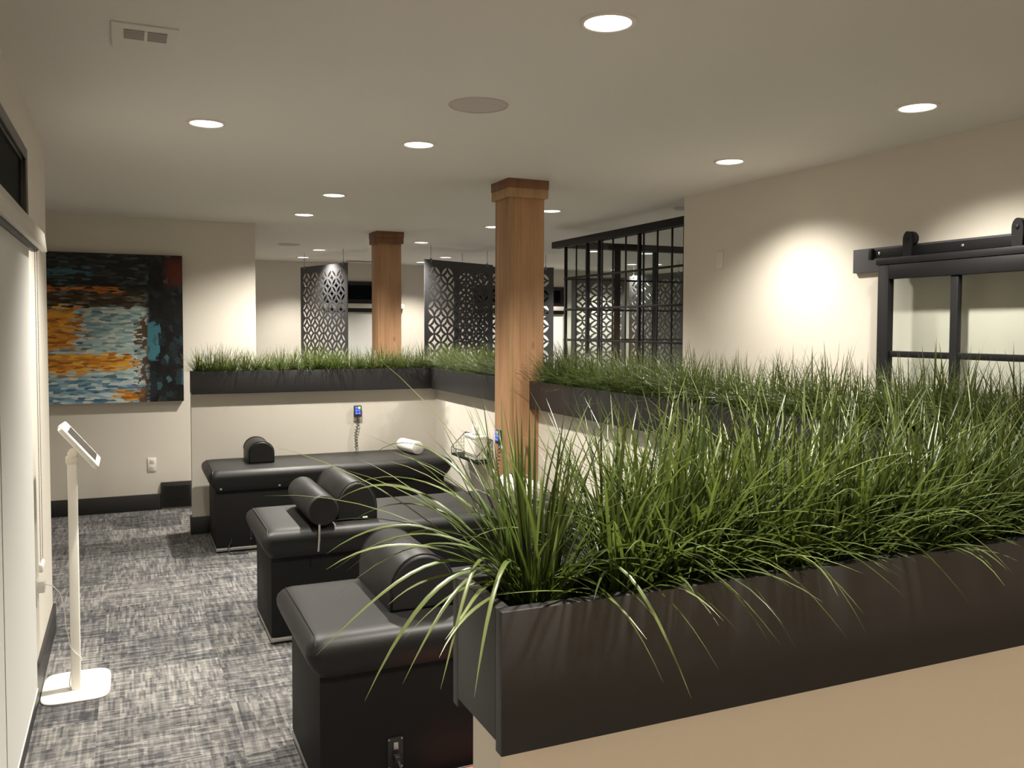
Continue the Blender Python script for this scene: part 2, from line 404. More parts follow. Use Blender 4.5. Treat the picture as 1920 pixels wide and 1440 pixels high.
for x, y, l in (
    (1.323, 2.288, 'big round ceiling light nearest the camera, at the top of the photo'),
    (.335, 4.14, 'round ceiling light nearest the left wall, above the tablet stand'),
    (1.336, 4.17, 'round ceiling light in front of the round speaker, left of the big wooden post'),
    (2.977, 2.62, 'round ceiling light nearest the right edge, above the barn door'),
    (3.01, 3.878, 'round ceiling light above the bright patch on the right wall'),
    (1.31, 5.99, 'nearer of the two ceiling lights in line above the back planter'),
    (1.315, 7.12, 'farther of the two ceiling lights in line above the back planter'),
    (3.017, 6.07, 'round ceiling light just right of the big wooden post cap'),
    (3.02, 7.24, 'round ceiling light half hidden behind left edge of big wooden post'),
    (2.06, 10.23, 'upper of two small far ceiling lights above the bright perforated screen'),
    (2.09, 11.40, 'lower of two small far ceiling lights above the bright perforated screen'),
    (2.87, 8.87, 'small far ceiling light just right of the far wooden post cap'),
    (3.75, 10.58, 'small far ceiling light above the wide dark perforated screen'),
    (3.72, 11.49, 'farthest small ceiling light partly behind corner of wide dark screen'),
    (5.03, 9.0, 'leftmost far ceiling light seen through the black glass partition'),
    (5.76, 8.98, 'topmost far ceiling light seen through the right of the glass partition'),
    (6.54, 10.59, 'far ceiling light seen low through the middle of glass partition'),
    (6.86, 10.43, 'rightmost far ceiling light seen through the glass partition'),
    (6.89, 11.65, 'lowest far ceiling light seen through the glass partition'),
    (5.69, 11.67, 'tiny far ceiling light beside the right edge of big wooden post')):
    downlight(x, y, l, w=.7 if y > 8.5 else .55 if x > 2.9 and y < 4 else 1.1 if y > 7 and x < 2 else .92 if x < 2 and y > 5 else 1.0, cone=132 if x > 2.9 and y < 4 else 142 if 7 < y < 7.2 else 120)
downlight(4.9, 6.0, 'added unseen ceiling light inside the glass room, hidden behind the right wall')  # added lamp, brightens the ceiling beyond the glass
downlight(.70, .80, 'added unseen ceiling light straight above the near planter', w=.85)  # added lamp to light the near grass and hanging blades
for x, y in ((1.9, -3.0), (.4, -3.0)):
    downlight(x, y, 'added unseen fill light behind the camera', w=1.6, col=(1, .79, .57), cone=165)  # added warm wide fill for the near planter and its low wall

# ------------------------------------------------------------------ planters
def planter(label, x0, x1, y0, y1, along, soil=True):
    t = thing('planter_box', label, 'planter', ((x0+x1)/2, (y0+y1)/2, PZ0))
    w = .018
    def pc(name, a, mat=M['charcoal'], b=.0015): return MB().bbox(*a, b=b).build(name, mat, t, True)
    if along == 'x':
        pc('front_board', (x0, x1, y0, y0+w, PZ0, PZ1)); pc('back_board', (x0, x1, y1-w, y1, PZ0, PZ1))
        pc('end_board', (x0, x0+w, y0+w, y1-w, PZ0+.012, PZ1)); pc('end_board', (x1-w, x1, y0+w, y1-w, PZ0+.012, PZ1))
    else:
        pc('front_board', (x0, x0+w, y0, y1, PZ0, PZ1)); pc('back_board', (x1-w, x1, y0, y1, PZ0, PZ1))
        pc('end_board', (x0+w, x1-w, y0, y0+w, PZ0+.012, PZ1)); pc('end_board', (x0+w, x1-w, y1-w, y1, PZ0+.012, PZ1))
    MB().box(x0+w, x1-w, y0+w, y1-w, PZ0+.012, PZ0+.03).build('bottom_board', M['charcoal'], t, True)
    MB().box(x0+w, x1-w, y0+w, y1-w, PZ0+.03, PZ1-.035).build('filler', M['soil'], t, True)
    return t
planter('long charcoal planter box on the low wall nearest the camera, full of grass', .388, 2.44, .903, 1.066, 'x')
planter('charcoal planter box along the middle wall, right of the big wooden post', 2.279, 2.44, 1.068, 4.878, 'y')
planter('short charcoal planter box between the back corner and the big wooden post', 2.279, 2.44, 5.118, 6.798, 'y')
planter('charcoal planter box on the back low wall above the farthest black table', .424, 2.44, 6.80, 6.963, 'x')

# ------------------------------------------------------------------ wooden posts
def post(x0, x1, y0, y1, label, dark):
    t = thing('wooden_post', label, 'post', ((x0+x1)/2, (y0+y1)/2, 0))
    w = .02
    main = M['cedar']
    # boards: front and back cover the full width, sides between them; pale edges show at the corners
    MB().bbox(x0+.028, x1, y0, y0+w, 0, CEIL-.1, .002).build('front_board', main, t, True)
    MB().bbox(x0, x0+.028, y0, y0+w+.002, 0, CEIL-.1, .002).build('corner_trim', M['cedar_light'] if not dark else M['cedar'], t, True)
    MB().bbox(x0, x1, y1-w, y1, 0, CEIL-.1, .002).build('back_board', M['cedar_light'] if not dark else main, t, True)
    MB().bbox(x0+.001, x0+w, y0+w+.003, y1-w-.001, 0, CEIL-.1, .002).build('side_board', main, t, True)
    MB().bbox(x1-w, x1-.001, y0+w+.001, y1-w-.001, 0, CEIL-.1, .002).build('side_board', main, t, True)
    e = .022
    cm = M['cedar_dark']
    MB().bbox(x0-e, x1+e, y0-e, y1+e, CEIL-.055, CEIL, .003).build('cap_upper', cm, t, True)
    MB().bbox(x0-e+.003, x1+e-.003, y0-e+.003, y1+e-.003, CEIL-.112, CEIL-.055, .003).build('cap_lower', M['cedar_light'] if not dark else cm, t, True)
    return t
post(2.145, 2.378, 4.88, 5.113, 'big cedar wood post near the middle, its cap touching the ceiling', False)
post(2.172, 2.40, 8.04, 8.27, 'farther cedar wood post with dark cap behind the back planter', True)

# ------------------------------------------------------------------ massage tables
def table_parts(t):
    L = 1.65
    MB().bbox(0, L, 0, .52, .035, .435, .004).build('cabinet', M['cabinet'], t)
    MB().bbox(-.002, L+.002, -.002, .522, .012, .034, .002).build('plinth_strip', M['silver'], t)
    MB().box(.015, L-.015, .015, .505, 0, .012).build('kick', M['kick'], t)
    x0, x1, y0, y1 = -.052, 1.70, -.075, .585
    lv = [(.43, .062, .03), (.433, .048, .03), (.45, .034, .035), (.48, .014, .04), (.51, .002, .045), (.53, 0, .045), (.548, .004, .045), (.562, .015, .045), (.571, .030, .04), (.5755, .050, .035), (.5765, .075, .03), (.577, .12, .03)]
    p = MB().rbox(x0, x1, y0, y1, lv, 6).build('padded_top', M['vinyl'], t)
    pip = MB()
    for xx, sg in ((x0+.030, 1),):
        path = [(xx+.004, y1-.055, .574), (xx+.004, (y0+y1)/2, .5755), (xx+.003, y0+.055, .574), (xx-.002, y0+.03, .566), (xx-.004, y0+.012, .545), (xx-.004, y0+.008, .52)]
        pip.tube(path, .003, 6)
    pip.build('piping', M['vinyl'], p)
    pn = MB().bbox(.222, .276, -.006, 0, .03+.05, .186, .002).build('power_panel', M['kick'], t)
    for x, z in ((.227, .181), (.271, .181), (.227, .086), (.271, .086)):
        MB().lathe([(.003, 0), (.003, .002), (0, .003)], n=10).xf(Matrix.Translation((x, -.006, z)) @ Matrix.Rotation(math.pi/2, 4, 'X')).build('screw', M['silver'], pn)
    MB().bbox(.242, .258, -.011, -.006, .147, .170, .001).build('power_switch', M['silver'], pn)
    MB().bbox(.240, .260, -.034, -.006, .108, .132, .003).build('plug', M['kick'], pn)
    MB().tube([(.25, -.034, .118), (.255, -.055, .10), (.262, -.06, .06), (.29, -.06, .02), (.36, -.055, .008)], .005, 8).build('power_cord', M['cord'], pn)
def bolts(t):
    for xx in (.03, .42):
        MB().lathe([(.008, 0), (.008, .003), (.004, .005), (0, .005)], n=12).xf(Matrix.Translation((xx, -.042, .452)) @ Matrix.Rotation(math.pi/2, 4, 'X')).build('bolt', M['silver'], t)
tb = thing('massage_table', 'farthest long black padded massage table, against the back low wall', 'massage table', (.535, 6.20, 0), group='black padded massage tables')
table_parts(tb)
t2 = dup(tb, (.622, 4.29, 0), 'middle long black padded massage table with two bolsters on it')
t3 = dup(tb, (.548, 2.755, 0), 'nearest long black padded massage table, half behind the near planter')
bolts(tb)
cpth = [(.02, .60, .10), (-.01, .56, .06), (.02, .545, .02), (.1, .54, .008), (.25, .56, .007)]
MB().tube([(.10+x, -.03-y*.06, z) for x, y, z in ((0, 0, .10), (-.012, 0, .07), (-.03, .3, .035), (-.02, .8, .010), (.1, 1, .008))], .005, 8).build('power_cord', M['cord'], tb)

# bolsters on the tables
TZ = .5775
def dprofile(w, h, flat):
    P = [(-w/2, 0), (w/2, 0)]; r = w/2
    for k in range(17):
        a = math.pi*k/16; P.append((r*math.cos(a), flat+(h-flat)*math.sin(a)))
    return P
def bolster(label, x, y0, y1, w, h, flat, rz=0):
    t = thing('bolster_cushion', label, 'bolster', (x, (y0+y1)/2, TZ), rz, 'black bolsters on the massage tables')
    hl = (y1-y0)/2
    MB().extr(dprofile(w, h, flat), 'y', -hl, hl, .012).build('cushion', M['vinyl'], t, sharp=.9)
    for e in (-hl+.008, hl-.008):
        pr = dprofile(w*1.002, h*1.002, flat)
        MB().tube([(px, e, pz+.001) for px, pz in pr[1:]], .0028, 5).build('piping', M['vinyl'], t)
    return t
bolster('black domed bolster on the left end of the farthest massage table', .868, 6.40, 6.72, .178, .155, .07)
wide_bolster = bolster('larger black domed bolster lying second on the middle massage table', 1.050, 4.30, 4.84, .205, .195, .06)
MB().bbox(.028, .052, -.2735, -.2695, .008, .016, .001).build('cloth_tag', M['paper'], wide_bolster)
bolster('black domed bolster on nearest massage table behind the drooping grass', .925, 2.84, 3.29, .235, .19, .065)
rb = thing('round_bolster', 'slim round black bolster nearest the left end of middle massage table', 'bolster', (.862, 4.50, TZ), group='black bolsters on the massage tables')
cyl = [(.078*math.cos(2*math.pi*k/36), .081+.078*math.sin(2*math.pi*k/36)) for k in range(36)]
MB().extr(cyl, 'y', -.287, .287, .012).build('cushion', M['vinyl'], rb, sharp=.9)
MB().bbox(-.03, .03, -.2, .2, 0, .010, .002).build('foot_strip', M['kick'], rb)
MB().tube([(-.020, -.287, .012), (-.023, -.297, -.055), (-.028, -.299, -.115)], .0055, 10).build('metal_pin', M['silver'], rb)
def neck_roll(label, a, b, r):
    a = Vector((*a, TZ+r)); b = Vector((*b, TZ+r)); d = b-a; L = d.length
    o = MB()
    prof = [(0, 0), (r*.8, 0), (r*.95, r*.08), (r, r*.25), (r, L-r*.25), (r*.95, L-r*.08), (r*.8, L), (0, L)]
    o.lathe(prof, n=28)
    o.xf(d.to_track_quat('Z', 'Y').to_matrix().to_4x4())
    q = o.build('neck_roll', M['paper']); q.location = a
    return tag(q, label, 'neck roll', 'white neck rolls')
neck_roll('white cylinder neck roll on the right end of the farthest table', (2.035, 6.37), (1.985, 6.655), .050)
neck_roll('white cylinder neck roll beside the big post on middle table', (2.10, 4.36), (2.05, 4.72), .055)

mt = MB().bbox(.90, 1.18, 2.56, 2.735, 0, .045, .01).build('floor_mat', M['pink'])
tag(mt, 'salmon pink mat on the floor in front of the nearest massage table', 'mat')

# ------------------------------------------------------------------ wire basket, tissue box
bk = thing('wire_basket', 'black wire wall basket holding the tissue box on middle wall', 'basket', (2.285, 5.885, .595))
x0, x1, y0, y1, z0 = 2.225, 2.343, 5.62, 6.15, .595
MB().bbox(x0, x1, y0, y1, z0, z0+.018, .003).build('shelf_plate', M['black_metal'], bk, True)
fr = MB()
R_ = .0025
zt_b, zt_f = .765, .655
for p in ([(x0, y0, z0+.01), (x0, y0, zt_f)], [(x0, y1, z0+.01), (x0, y1, zt_f)], [(x0, y0, zt_f), (x0, y1, zt_f)], [(x0, y0, zt_f), (x1-.004, y0, zt_b)], [(x0, y1, zt_f), (x1-.004, y1, zt_b)],
          [(x1-.004, y0, zt_b), (x1-.004, y1, zt_b)], [(x1-.004, y0, z0), (x1-.004, y0, zt_b)], [(x1-.004, y1, z0), (x1-.004, y1, zt_b)]):
    fr.tube(p, R_, 6)
fr.build('frame', M['black_metal'], bk, True)
wr = MB()
for k in range(1, 14):
    y = y0+(y1-y0)*k/14
    wr.tube([(x1-.004, y, z0+.01), (x1-.004, y, zt_b)], .0011, 4)
    wr.tube([(x0, y, z0+.01), (x0, y, zt_f)], .0011, 4)
for k in range(1, 6):
    z = z0+.01+(zt_b-z0)*k/6.2; wr.tube([(x1-.004, y0, z), (x1-.004, y1, z)], .0011, 4)
z = (z0+zt_f)/2+.005; wr.tube([(x0, y0, z), (x0, y1, z)], .0011, 4)
for y in (y0, y1):
    for k in range(1, 6):
        x = x0+(x1-x0)*k/6; zz = zt_f+(zt_b-zt_f)*k/6
        wr.tube([(x, y, z0+.01), (x, y, zz)], .0011, 4)
    for k in range(1, 6):
        z = z0+.01+(zt_b-z0)*k/6.2; xs = x0 if z < zt_f else x0+(x1-x0)*(z-zt_f)/(zt_b-zt_f)
        wr.tube([(xs, y, z), (x1-.004, y, z)], .0011, 4)
wr.build('wire_mesh', M['black_metal'], bk, True)
ts = thing('tissue_box', 'tall white tissue box with a tissue sticking out, in the wire basket', 'tissue box', (2.283, 5.79, .614))
MB().rbox(-.050, .050, -.105, .105, [(0, .006, .012), (.004, 0, .014), (.148, 0, .014), (.152, .004, .012)], 4).build('box_body', M['white_plastic'], ts)
MB().rbox(-.054, .054, -.109, .109, [(.150, .002, .014), (.153, 0, .015), (.167, 0, .015), (.172, .006, .012)], 4).build('lid', M['white_plastic'], ts)
MB().rbox(-.02, .02, -.05, .05, [(.1725, 0, .018), (.1735, .001, .017)], 5).build('slot', M['tube_grey'], ts)
tv = MB(); rings = []
for i, (z, w, d, sx) in enumerate(((.170, .020, .012, 0), (.190, .030, .018, -.004), (.207, .026, .022, .010), (.222, .034, .018, .022), (.236, .026, .008, .034))):
    rings.append([(d*math.cos(a)*(1+.35*math.sin(3*a+i)), sx+w*math.sin(a)*(1+.3*math.cos(4*a+i*1.3)), z+.006*math.sin(3*a+i)) for a in [2*math.pi*k/20 for k in range(20)]])
tv.loft(rings).build('tissue', M['paper'], ts, sharp=3)
MB().bbox(.0, .006, -.1065, -.1045, .07, .095, .001).build('label_mark', M['tube_grey'], ts)

# ------------------------------------------------------------------ remotes with coiled cords
def remote(label, loc, rz, zbot):
    """faces -Y locally; back on the wall at y=0"""
    t = thing('table_remote', label, 'remote control', loc, rz, 'wall remotes of the massage tables')
    MB().bbox(-.031, .031, -.010, -.0005, -.125, -.02, .004).build('holder', M['offwhite'], t)
    c = MB().bbox(-.032, .032, -.032, -.010, -.092, 0, .006).build('case', M['remote'], t)
    MB().bbox(-.026, .026, -.0335, -.031, -.078, -.006, .0015).build('face', M['screen_glass'], c)
    k = MB()
    for i in range(3):
        for j in range(2):
            if (i, j) == (0, 1): continue
            k.bbox(-.021+j*.023, -.003+j*.023, -.0355, -.033, -.026-i*.022, -.010-i*.022, .001)
    k.build('blue_keys', M['blue_led'], c)
    MB().bbox(.002, .020, -.0355, -.033, -.026, -.010, .001).build('green_key', M['green_led'], c)
    path = []; n = 420
    for i in range(n+1):
        s = i/n; z = -.092-(zbot)*s
        cx = -.02*s+.006*math.sin(s*9); r = .010 if .12 < s else .010*s/.12
        a = s*2*math.pi*11
        path.append((cx+r*math.cos(a), -.021+r*math.sin(a)*.9, z))
    MB().tube(path, .0026, 5).build('coiled_cord', M['cord'], t)
    return t
remote('blue lit remote with coiled cord on the back low wall', (1.677, 6.8595, .93), 0, .255)
remote('dark remote with coiled cord on left side of the big post', (2.1445, 5.00, .915), -math.pi/2, .27)

# ------------------------------------------------------------------ left wall: valance, shades, transom
vl = thing('shade_valance', 'long white shade valance mounted on the left wall', 'valance', (-.33, 2.5, 1.85))
vp = [(WX, 1.927), (-.302, 1.927), (-.294, 1.853), (-.312, 1.853), (-.312, 1.905), (WX, 1.905)]
MB().extr(vp, 'y', -1.2, 3.99).build('fascia', M['valance'], vl, True, sharp=.2)
MB().tube([(-.340, -1.18, 1.872), (-.340, 3.97, 1.872)], .022, 16).build('tube_shadow_strip', M['tube_grey'], vl, True)
def shade(label, y0, y1, x):
    m = MB(); n = 14; rings = []
    m.box(x-.0008, x+.0008, y0, y1, .15, 1.849)
    o = thing('roller_shade', label, 'roller shade', (x, (y0+y1)/2, .14), group='roller shades on the left wall')
    m.build('fabric', M['shade'], o, True)
    MB().bbox(x-.003, x+.003, y0, y1, .138, .151, .002).build('hem_bar', M['shade'], o, True)
shade('grey white roller shade on left wall, the one beside the tablet stand', 2.875, 3.77, -.340)
shade('grey white roller shade on left wall nearest the camera', 1.2, 2.855, -.340)
ch = MB()
for y in (3.83, 3.915):
    n = 190
    for k in range(n):
        z = 1.86-(1.86-.62)*k/n; ch.add([(-.325+dx, y+dy, z+dz) for dx, dy, dz in ((.0025, 0, 0), (-.0025, 0, 0), (0, .0025, 0), (0, -.0025, 0), (0, 0, .0025), (0, 0, -.0025))],
            [(0, 2, 4), (2, 1, 4), (1, 3, 4), (3, 0, 4), (2, 0, 5), (1, 2, 5), (3, 1, 5), (0, 3, 5)], True)
    ch.tube([(-.325, y, 1.86), (-.325, y, .62)], .0008, 4)
chn = thing('shade_pull_chain', 'beaded loop pull chain hanging beside the left wall shade', 'pull chain', (-.325, 3.87, .6))
ch.build('beads', M['chain'], chn, True)
MB().bbox(-.334, -.316, 3.82, 3.925, .585, .62, .008).build('tensioner', M['white_plastic'], chn, True)
def transom(name, axis, a0, a1, z0, z1, face, sgn):
    w = .075; m = MB(); d = .025
    def bx(u0, u1, v0, v1, dd): 
        lo, hi = sorted((face, face+sgn*dd))
        return (lo, hi, u0, u1, v0, v1) if axis == 'y' else (u0, u1, lo, hi, v0, v1)
    for q in ((a0, a1, z1-w*.6, z1), (a0, a1, z0, z0+w*.6), (a0, a0+w, z0+w*.6, z1-w*.6), (a1-w, a1, z0+w*.6, z1-w*.6)): m.bbox(*bx(*q, d), b=.003)
    for q in ((a0+w, a1-w, z1-w*.6-.012, z1-w*.6), (a0+w, a1-w, z0+w*.6, z0+w*.6+.012), (a1-w-.012, a1-w, z0+w*.6, z1-w*.6), (a0+w, a0+w+.012, z0+w*.6, z1-w*.6)): m.bbox(*bx(*q, d*.6), b=.002)
    o = struct(name, m, M['dark_frame'])
    g = MB().box(*bx(a0+w+.011, a1-w-.011, z0+w*.6+.011, z1-w*.6-.011, d*.25)).build('pane', M['night_glass'], o)
    return o
transom('window_1', 'y', 1.6, 3.855, 1.93, 2.235, WX, 1)
transom('window_2', 'x', 2.5, 3.62, 1.90, 2.21, 12.15, -1)
transom('window_3', 'x', 4.75, 6.28, 1.89, 2.20, 12.15, -1)
def rear_shade(x0, x1, lab1, lab2):
    v = thing('shade_valance', lab1, 'valance', ((x0+x1)/2, 12.12, 1.83))
    MB().bbox(x0-.03, x1+.03, 12.07, 12.15, 1.83, 1.895, .003).build('fascia', M['valance'], v, True)
    MB().bbox(x0, x1, 12.10, 12.145, 1.775, 1.83, .003).build('tube_shadow_strip', M['dark_frame'], v, True)  # dark strip standing for the shadow under the valance, not a real tube
    o = thing('roller_shade', lab2, 'roller shade', ((x0+x1)/2, 12.13, .14))
    MB().box(x0+.02, x1-.02, 12.125, 12.127, .15, 1.775).build('fabric', M['shade'], o, True)
    MB().bbox(x0+.02, x1-.02, 12.12, 12.132, .138, .153, .003).build('hem_bar', M['offwhite'], o, True)
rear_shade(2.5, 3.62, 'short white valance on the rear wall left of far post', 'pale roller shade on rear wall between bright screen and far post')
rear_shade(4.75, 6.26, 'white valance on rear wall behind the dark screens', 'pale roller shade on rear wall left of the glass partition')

# ------------------------------------------------------------------ tablet stand
st = thing('tablet_stand', 'white floor stand holding a tilted tablet by left wall', 'tablet stand', (-.222, 4.12, 0))
def superrect(a, b, n, z, k=48):
    P = []
    for i in range(k):
        t = 2*math.pi*i/k; c, s_ = math.cos(t), math.sin(t)
        P.append((a*math.copysign(abs(c)**(2/n), c), b*math.copysign(abs(s_)**(2/n), s_), z))
    return P
MB().loft([superrect(.130, .172, 5, 0), superrect(.133, .175, 5, .002), superrect(.133, .175, 5, .006), superrect(.130, .172, 5, .009)]).build('base_plate', M['white_plastic'], st)
MB().rbox(-.0185, .0185, -.058, -.014, [(.009, 0, .004), (.985, 0, .004), (.99, .003, .003)], 3).build('pole', M['white_plastic'], st)
MB().rbox(-.024, .024, -.062, -.010, [(.975, .002, .006), (.98, 0, .007), (1.002, 0, .007), (1.006, .004, .006)], 3).build('pole_cap', M['offwhite'], st)
jb = MB().extr([(.018*math.cos(2*math.pi*k/20), .018*math.sin(2*math.pi*k/20)) for k in range(20)], 'y', -.030, .030, .004).xf(Matrix.Translation((.002, -.036, 1.018))).build('tilt_joint', M['offwhite'], st)
hd = MB().rbox(-.110, .110, -.125, .125, [(-.011, .004, .012), (-.008, 0, .014), (.007, 0, .014), (.011, .004, .012)], 4)
ang = math.radians(51); tm = Matrix.Translation((.030, -.033, 1.052)) @ Matrix.Rotation(ang, 4, 'Y')
hd.xf(tm); tab = hd.build('tablet_case', M['white_plastic'], st)
MB().rbox(-.078, .084, -.098, .098, [(.0105, 0, .004), (.0122, .0006, .004)], 3).xf(tm).build('screen', M['screen_glass'], tab)
MB().bbox(-.114, -.106, -.03, .03, -.014, .006, .003).xf(tm).build('lock_tab', M['white_plastic'], tab)
cp = [(-.130, .02, .455), (-.118, .0, .462), (-.085, -.01, .455), (-.055, -.02, .42), (-.040, -.028, .36), (-.034, -.035, .27), (-.026, -.040, .24), (-.020, -.056, .20), (.0, -.064, .17), (.022, -.055, .145), (.024, -.03, .125), (.0, -.008, .10), (-.022, -.012, .07), (-.026, -.04, .03), (-.02, -.05, .012)]
MB().tube(cp, .0022, 6).build('charging_cable', M['white_plastic'], st)
pg = thing('wall_charger', 'white charger plugged into low outlet on the left wall', 'charger', (WX, 4.16, .42))
MB().bbox(WX, WX+.006, 4.10, 4.18, .37, .485, .003).build('outlet_plate', M['white_plastic'], pg, True)
MB().bbox(WX+.006, WX+.034, 4.115, 4.165, .425, .475, .004).build('adapter', M['white_plastic'], pg, True)

# ------------------------------------------------------------------ painting, outlet, vent on the far wall
pa = thing('abstract_painting', 'large abstract painting of blue, orange and black strokes on the far wall', 'painting', (-.175, 7.90, .925))
MB().box(-.78, .43, 7.873, 7.8755, .925, 2.155).build('painted_front', M['painting'], pa, True)
MB().bbox(-.779, .429, 7.8755, 7.919, .926, 2.154, .002).build('canvas_box', plain('dark_canvas_edge', (.012, .014, .016, 1), .7), pa, True)
def outlet(label, x, z):
    t = thing('wall_outlet', label, 'wall outlet', (x, 7.92, z))
    p = MB().bbox(-.034, .034, -.007, 0, -.058, .058, .004).build('cover_plate', M['white_plastic'], t)
    for dz in (-.026, .026):
        s_ = MB().bbox(-.017, .017, -.009, -.006, dz-.018, dz+.018, .002).build('socket', M['offwhite'], t)
        for dx in (-.006, .006): MB().box(dx-.001, dx+.001, -.0095, -.0085, dz-.004, dz+.008).build('slot', M['kick'], s_)
outlet('white wall outlet below the painting on the far wall', .172, .388)
gv = thing('wall_register', 'dark louvred air register in the far wall baseboard', 'air register', (.363, 7.92, .012))
MB().bbox(.240, .486, 7.898, 7.92, .012, .232, .004).build('frame', M['baseboard'], gv, True)
lm = MB()
for k in range(14):
    z = .03+k*.0125; lm.add([(.256, 7.897, z), (.470, 7.897, z), (.470, 7.8925, z+.007), (.256, 7.8925, z+.007), (.256, 7.898, z+.008), (.470, 7.898, z+.008)], [(0, 1, 2, 3), (3, 2, 5, 4), (0, 3, 4), (1, 5, 2), (0, 4, 5, 1)])
lm.build('louvres', M['baseboard'], gv, True)

# ------------------------------------------------------------------ right wall: barn door, track, wall plate
def rtrack():
    t = thing('door_track', 'black sliding door rail on a grey backing board, right wall', 'door track', (3.52, 2.3, 1.9))
    MB().bbox(3.528, RX, .7, 3.497, 1.848, 1.972, .003).build('backing_board', M['backing_grey'], t, True)
    MB().bbox(3.486, 3.494, .75, 3.335, 1.912, 1.958, .002).build('rail', M['black_metal'], t, True)
    for y in (3.28, 2.80, 2.3, 1.8, 1.3, .8):
        MB().extr([(y+.013*math.cos(2*math.pi*k/14), 1.935+.013*math.sin(2*math.pi*k/14)) for k in range(14)], 'x', 3.494, 3.53).build('spacer', M['black_metal'], t, True)
        MB().lathe([(.008, 0), (.008, .004), (.004, .006), (0, .006)], n=6).xf(Matrix.Translation((3.486, y, 1.935)) @ Matrix.Rotation(-math.pi/2, 4, 'Y')).build('bolt', M['silver'], t, True)
    MB().bbox(3.470, 3.494, 3.318, 3.338, 1.905, 1.962, .003).build('end_stop', M['black_metal'], t, True)
rtrack()
bd = thing('barn_door', 'black framed glass sliding barn door on the right wall', 'sliding door', (3.45, 2.8, .02))
DX0, DX1, Ya, Yb = 3.435, 3.475, 2.37, 3.24
def dp(name, y0, y1, z0, z1, x0=DX0, x1=DX1, mat=None): return MB().bbox(x0, x1, y0, y1, z0, z1, .003).build(name, mat or M['black_metal'], bd, True)
dp('stile', Yb-.066, Yb, .02, 1.872); dp('stile', Ya, Ya+.066, .02, 1.872)
dp('top_rail', Ya-.005, Yb+.012, 1.872, 1.905, DX0-.004, DX1+.004); dp('top_rail', Ya+.066, Yb-.066, 1.80, 1.872)
dp('bottom_rail', Ya+.066, Yb-.066, .02, .16)
dp('mullion', 2.785, 2.825, .16, 1.80, 3.442, 3.470)
for z in (.52, .97, 1.43):
    dp('muntin', Ya+.066, 2.785, z-.014, z+.016, 3.444, 3.468); dp('muntin', 2.825, Yb-.066, z-.014, z+.016, 3.444, 3.468)
MB().box(3.453, 3.459, Ya+.06, Yb-.06, .15, 1.81).build('glass_pane', M['glass'], bd, True)
for y in (3.09, 2.52):
    h = MB()
    zc = 1.985; r = .043; prof = []
    for k in range(15):
        a = math.pi*k/14; prof.append((y+r*.62*math.cos(a), zc+r*math.sin(a)))
    prof += [(y-.024, 1.895), (y+.024, 1.895)]
    h.extr(prof, 'x', 3.462, 3.470); hh = h.build('hanger_strap', M['black_metal'], bd, True)
    MB().extr([(y+.036*math.cos(2*math.pi*k/28), 1.992+.036*math.sin(2*math.pi*k/28)) for k in range(28)], 'x', 3.478, 3.502, .003).build('wheel', M['black_metal'], hh, True)
    MB().lathe([(.010, 0), (.010, .005), (0, .007)], n=6).xf(Matrix.Translation((3.462, y, 1.992)) @ Matrix.Rotation(-math.pi/2, 4, 'Y')).build('axle_bolt', M['black_metal'], hh, True)
    MB().extr([(y+.008*math.cos(2*math.pi*k/12), 1.992+.008*math.sin(2*math.pi*k/12)) for k in range(12)], 'x', 3.470, 3.478).build('axle', M['black_metal'], hh, True)
wp = thing('wall_plate', 'small blank white plate high on the right wall', 'wall plate', (RX, 4.665, 2.0))
MB().bbox(RX-.006, RX, 4.625, 4.70, 1.945, 2.06, .003).build('plate', M['offwhite'], wp, True)

# ------------------------------------------------------------------ black framed glass partition
gp = thing('glass_partition', 'black grid framed glass partition right of the big post', 'glass partition', (3.62, 6.0, 0))
GX, GY = 3.62, 7.07
def gpart(name, a, mat=None, b=.003): return MB().bbox(*a, b=b).build(name, mat or M['black_metal'], gp, True)
gpart('header', (GX-.04, GX+.04, 5.075, GY+.12, 2.285, 2.345)); gpart('header', (GX+.04, 7.6, GY-.04, GY+.04, 2.285, 2.345))
gpart('sill', (GX-.03, GX+.03, 5.075, GY+.03, 0, .06)); gpart('sill', (GX+.03, 7.6, GY-.03, GY+.03, 0, .06))
rows = (.34, .62, .895, 1.172, 1.449, 1.724, 2.003)
near = ((6.98, .03), (6.78, .014), (6.58, .034), (6.375, .030), (6.325, .018), (6.15, .016), (5.95, .016), (5.75, .034), (5.69, .018), (5.50, .016), (5.31, .016), (5.16, .02))
for y, w in near: gpart('post' if w > .025 else 'muntin', (GX-(.012 if w > .025 else .006), GX+(.012 if w > .025 else .006), y-w*.38, y+w*.38, .06, 2.285), b=.002)
for z in rows: gpart('cross_bar', (GX-.006, GX+.006, 5.075, 6.98, z-.009, z+.009), b=.002)
farv = ((3.90, .02), (4.21, .055), (4.62, .03), (4.99, .03), (5.10, .09), (5.52, .02), (5.98, .03), (6.40, .03), (6.9, .03), (7.4, .05))
for x, w in farv: gpart('post' if w > .025 else 'muntin', (x-w/2, x+w/2, GY-.015, GY+.015, .06, 2.285), b=.002)
for z in rows: gpart('cross_bar', (GX+.03, 7.6, GY-.010, GY+.010, z-.009, z+.009), b=.002)
MB().box(GX-.003, GX+.003, 5.075, 6.98, .06, 2.285).build('glass_pane', M['glass'], gp, True)
MB().box(GX+.03, 7.6, GY-.003, GY+.003, .06, 2.285).build('glass_pane', M['glass'], gp, True)

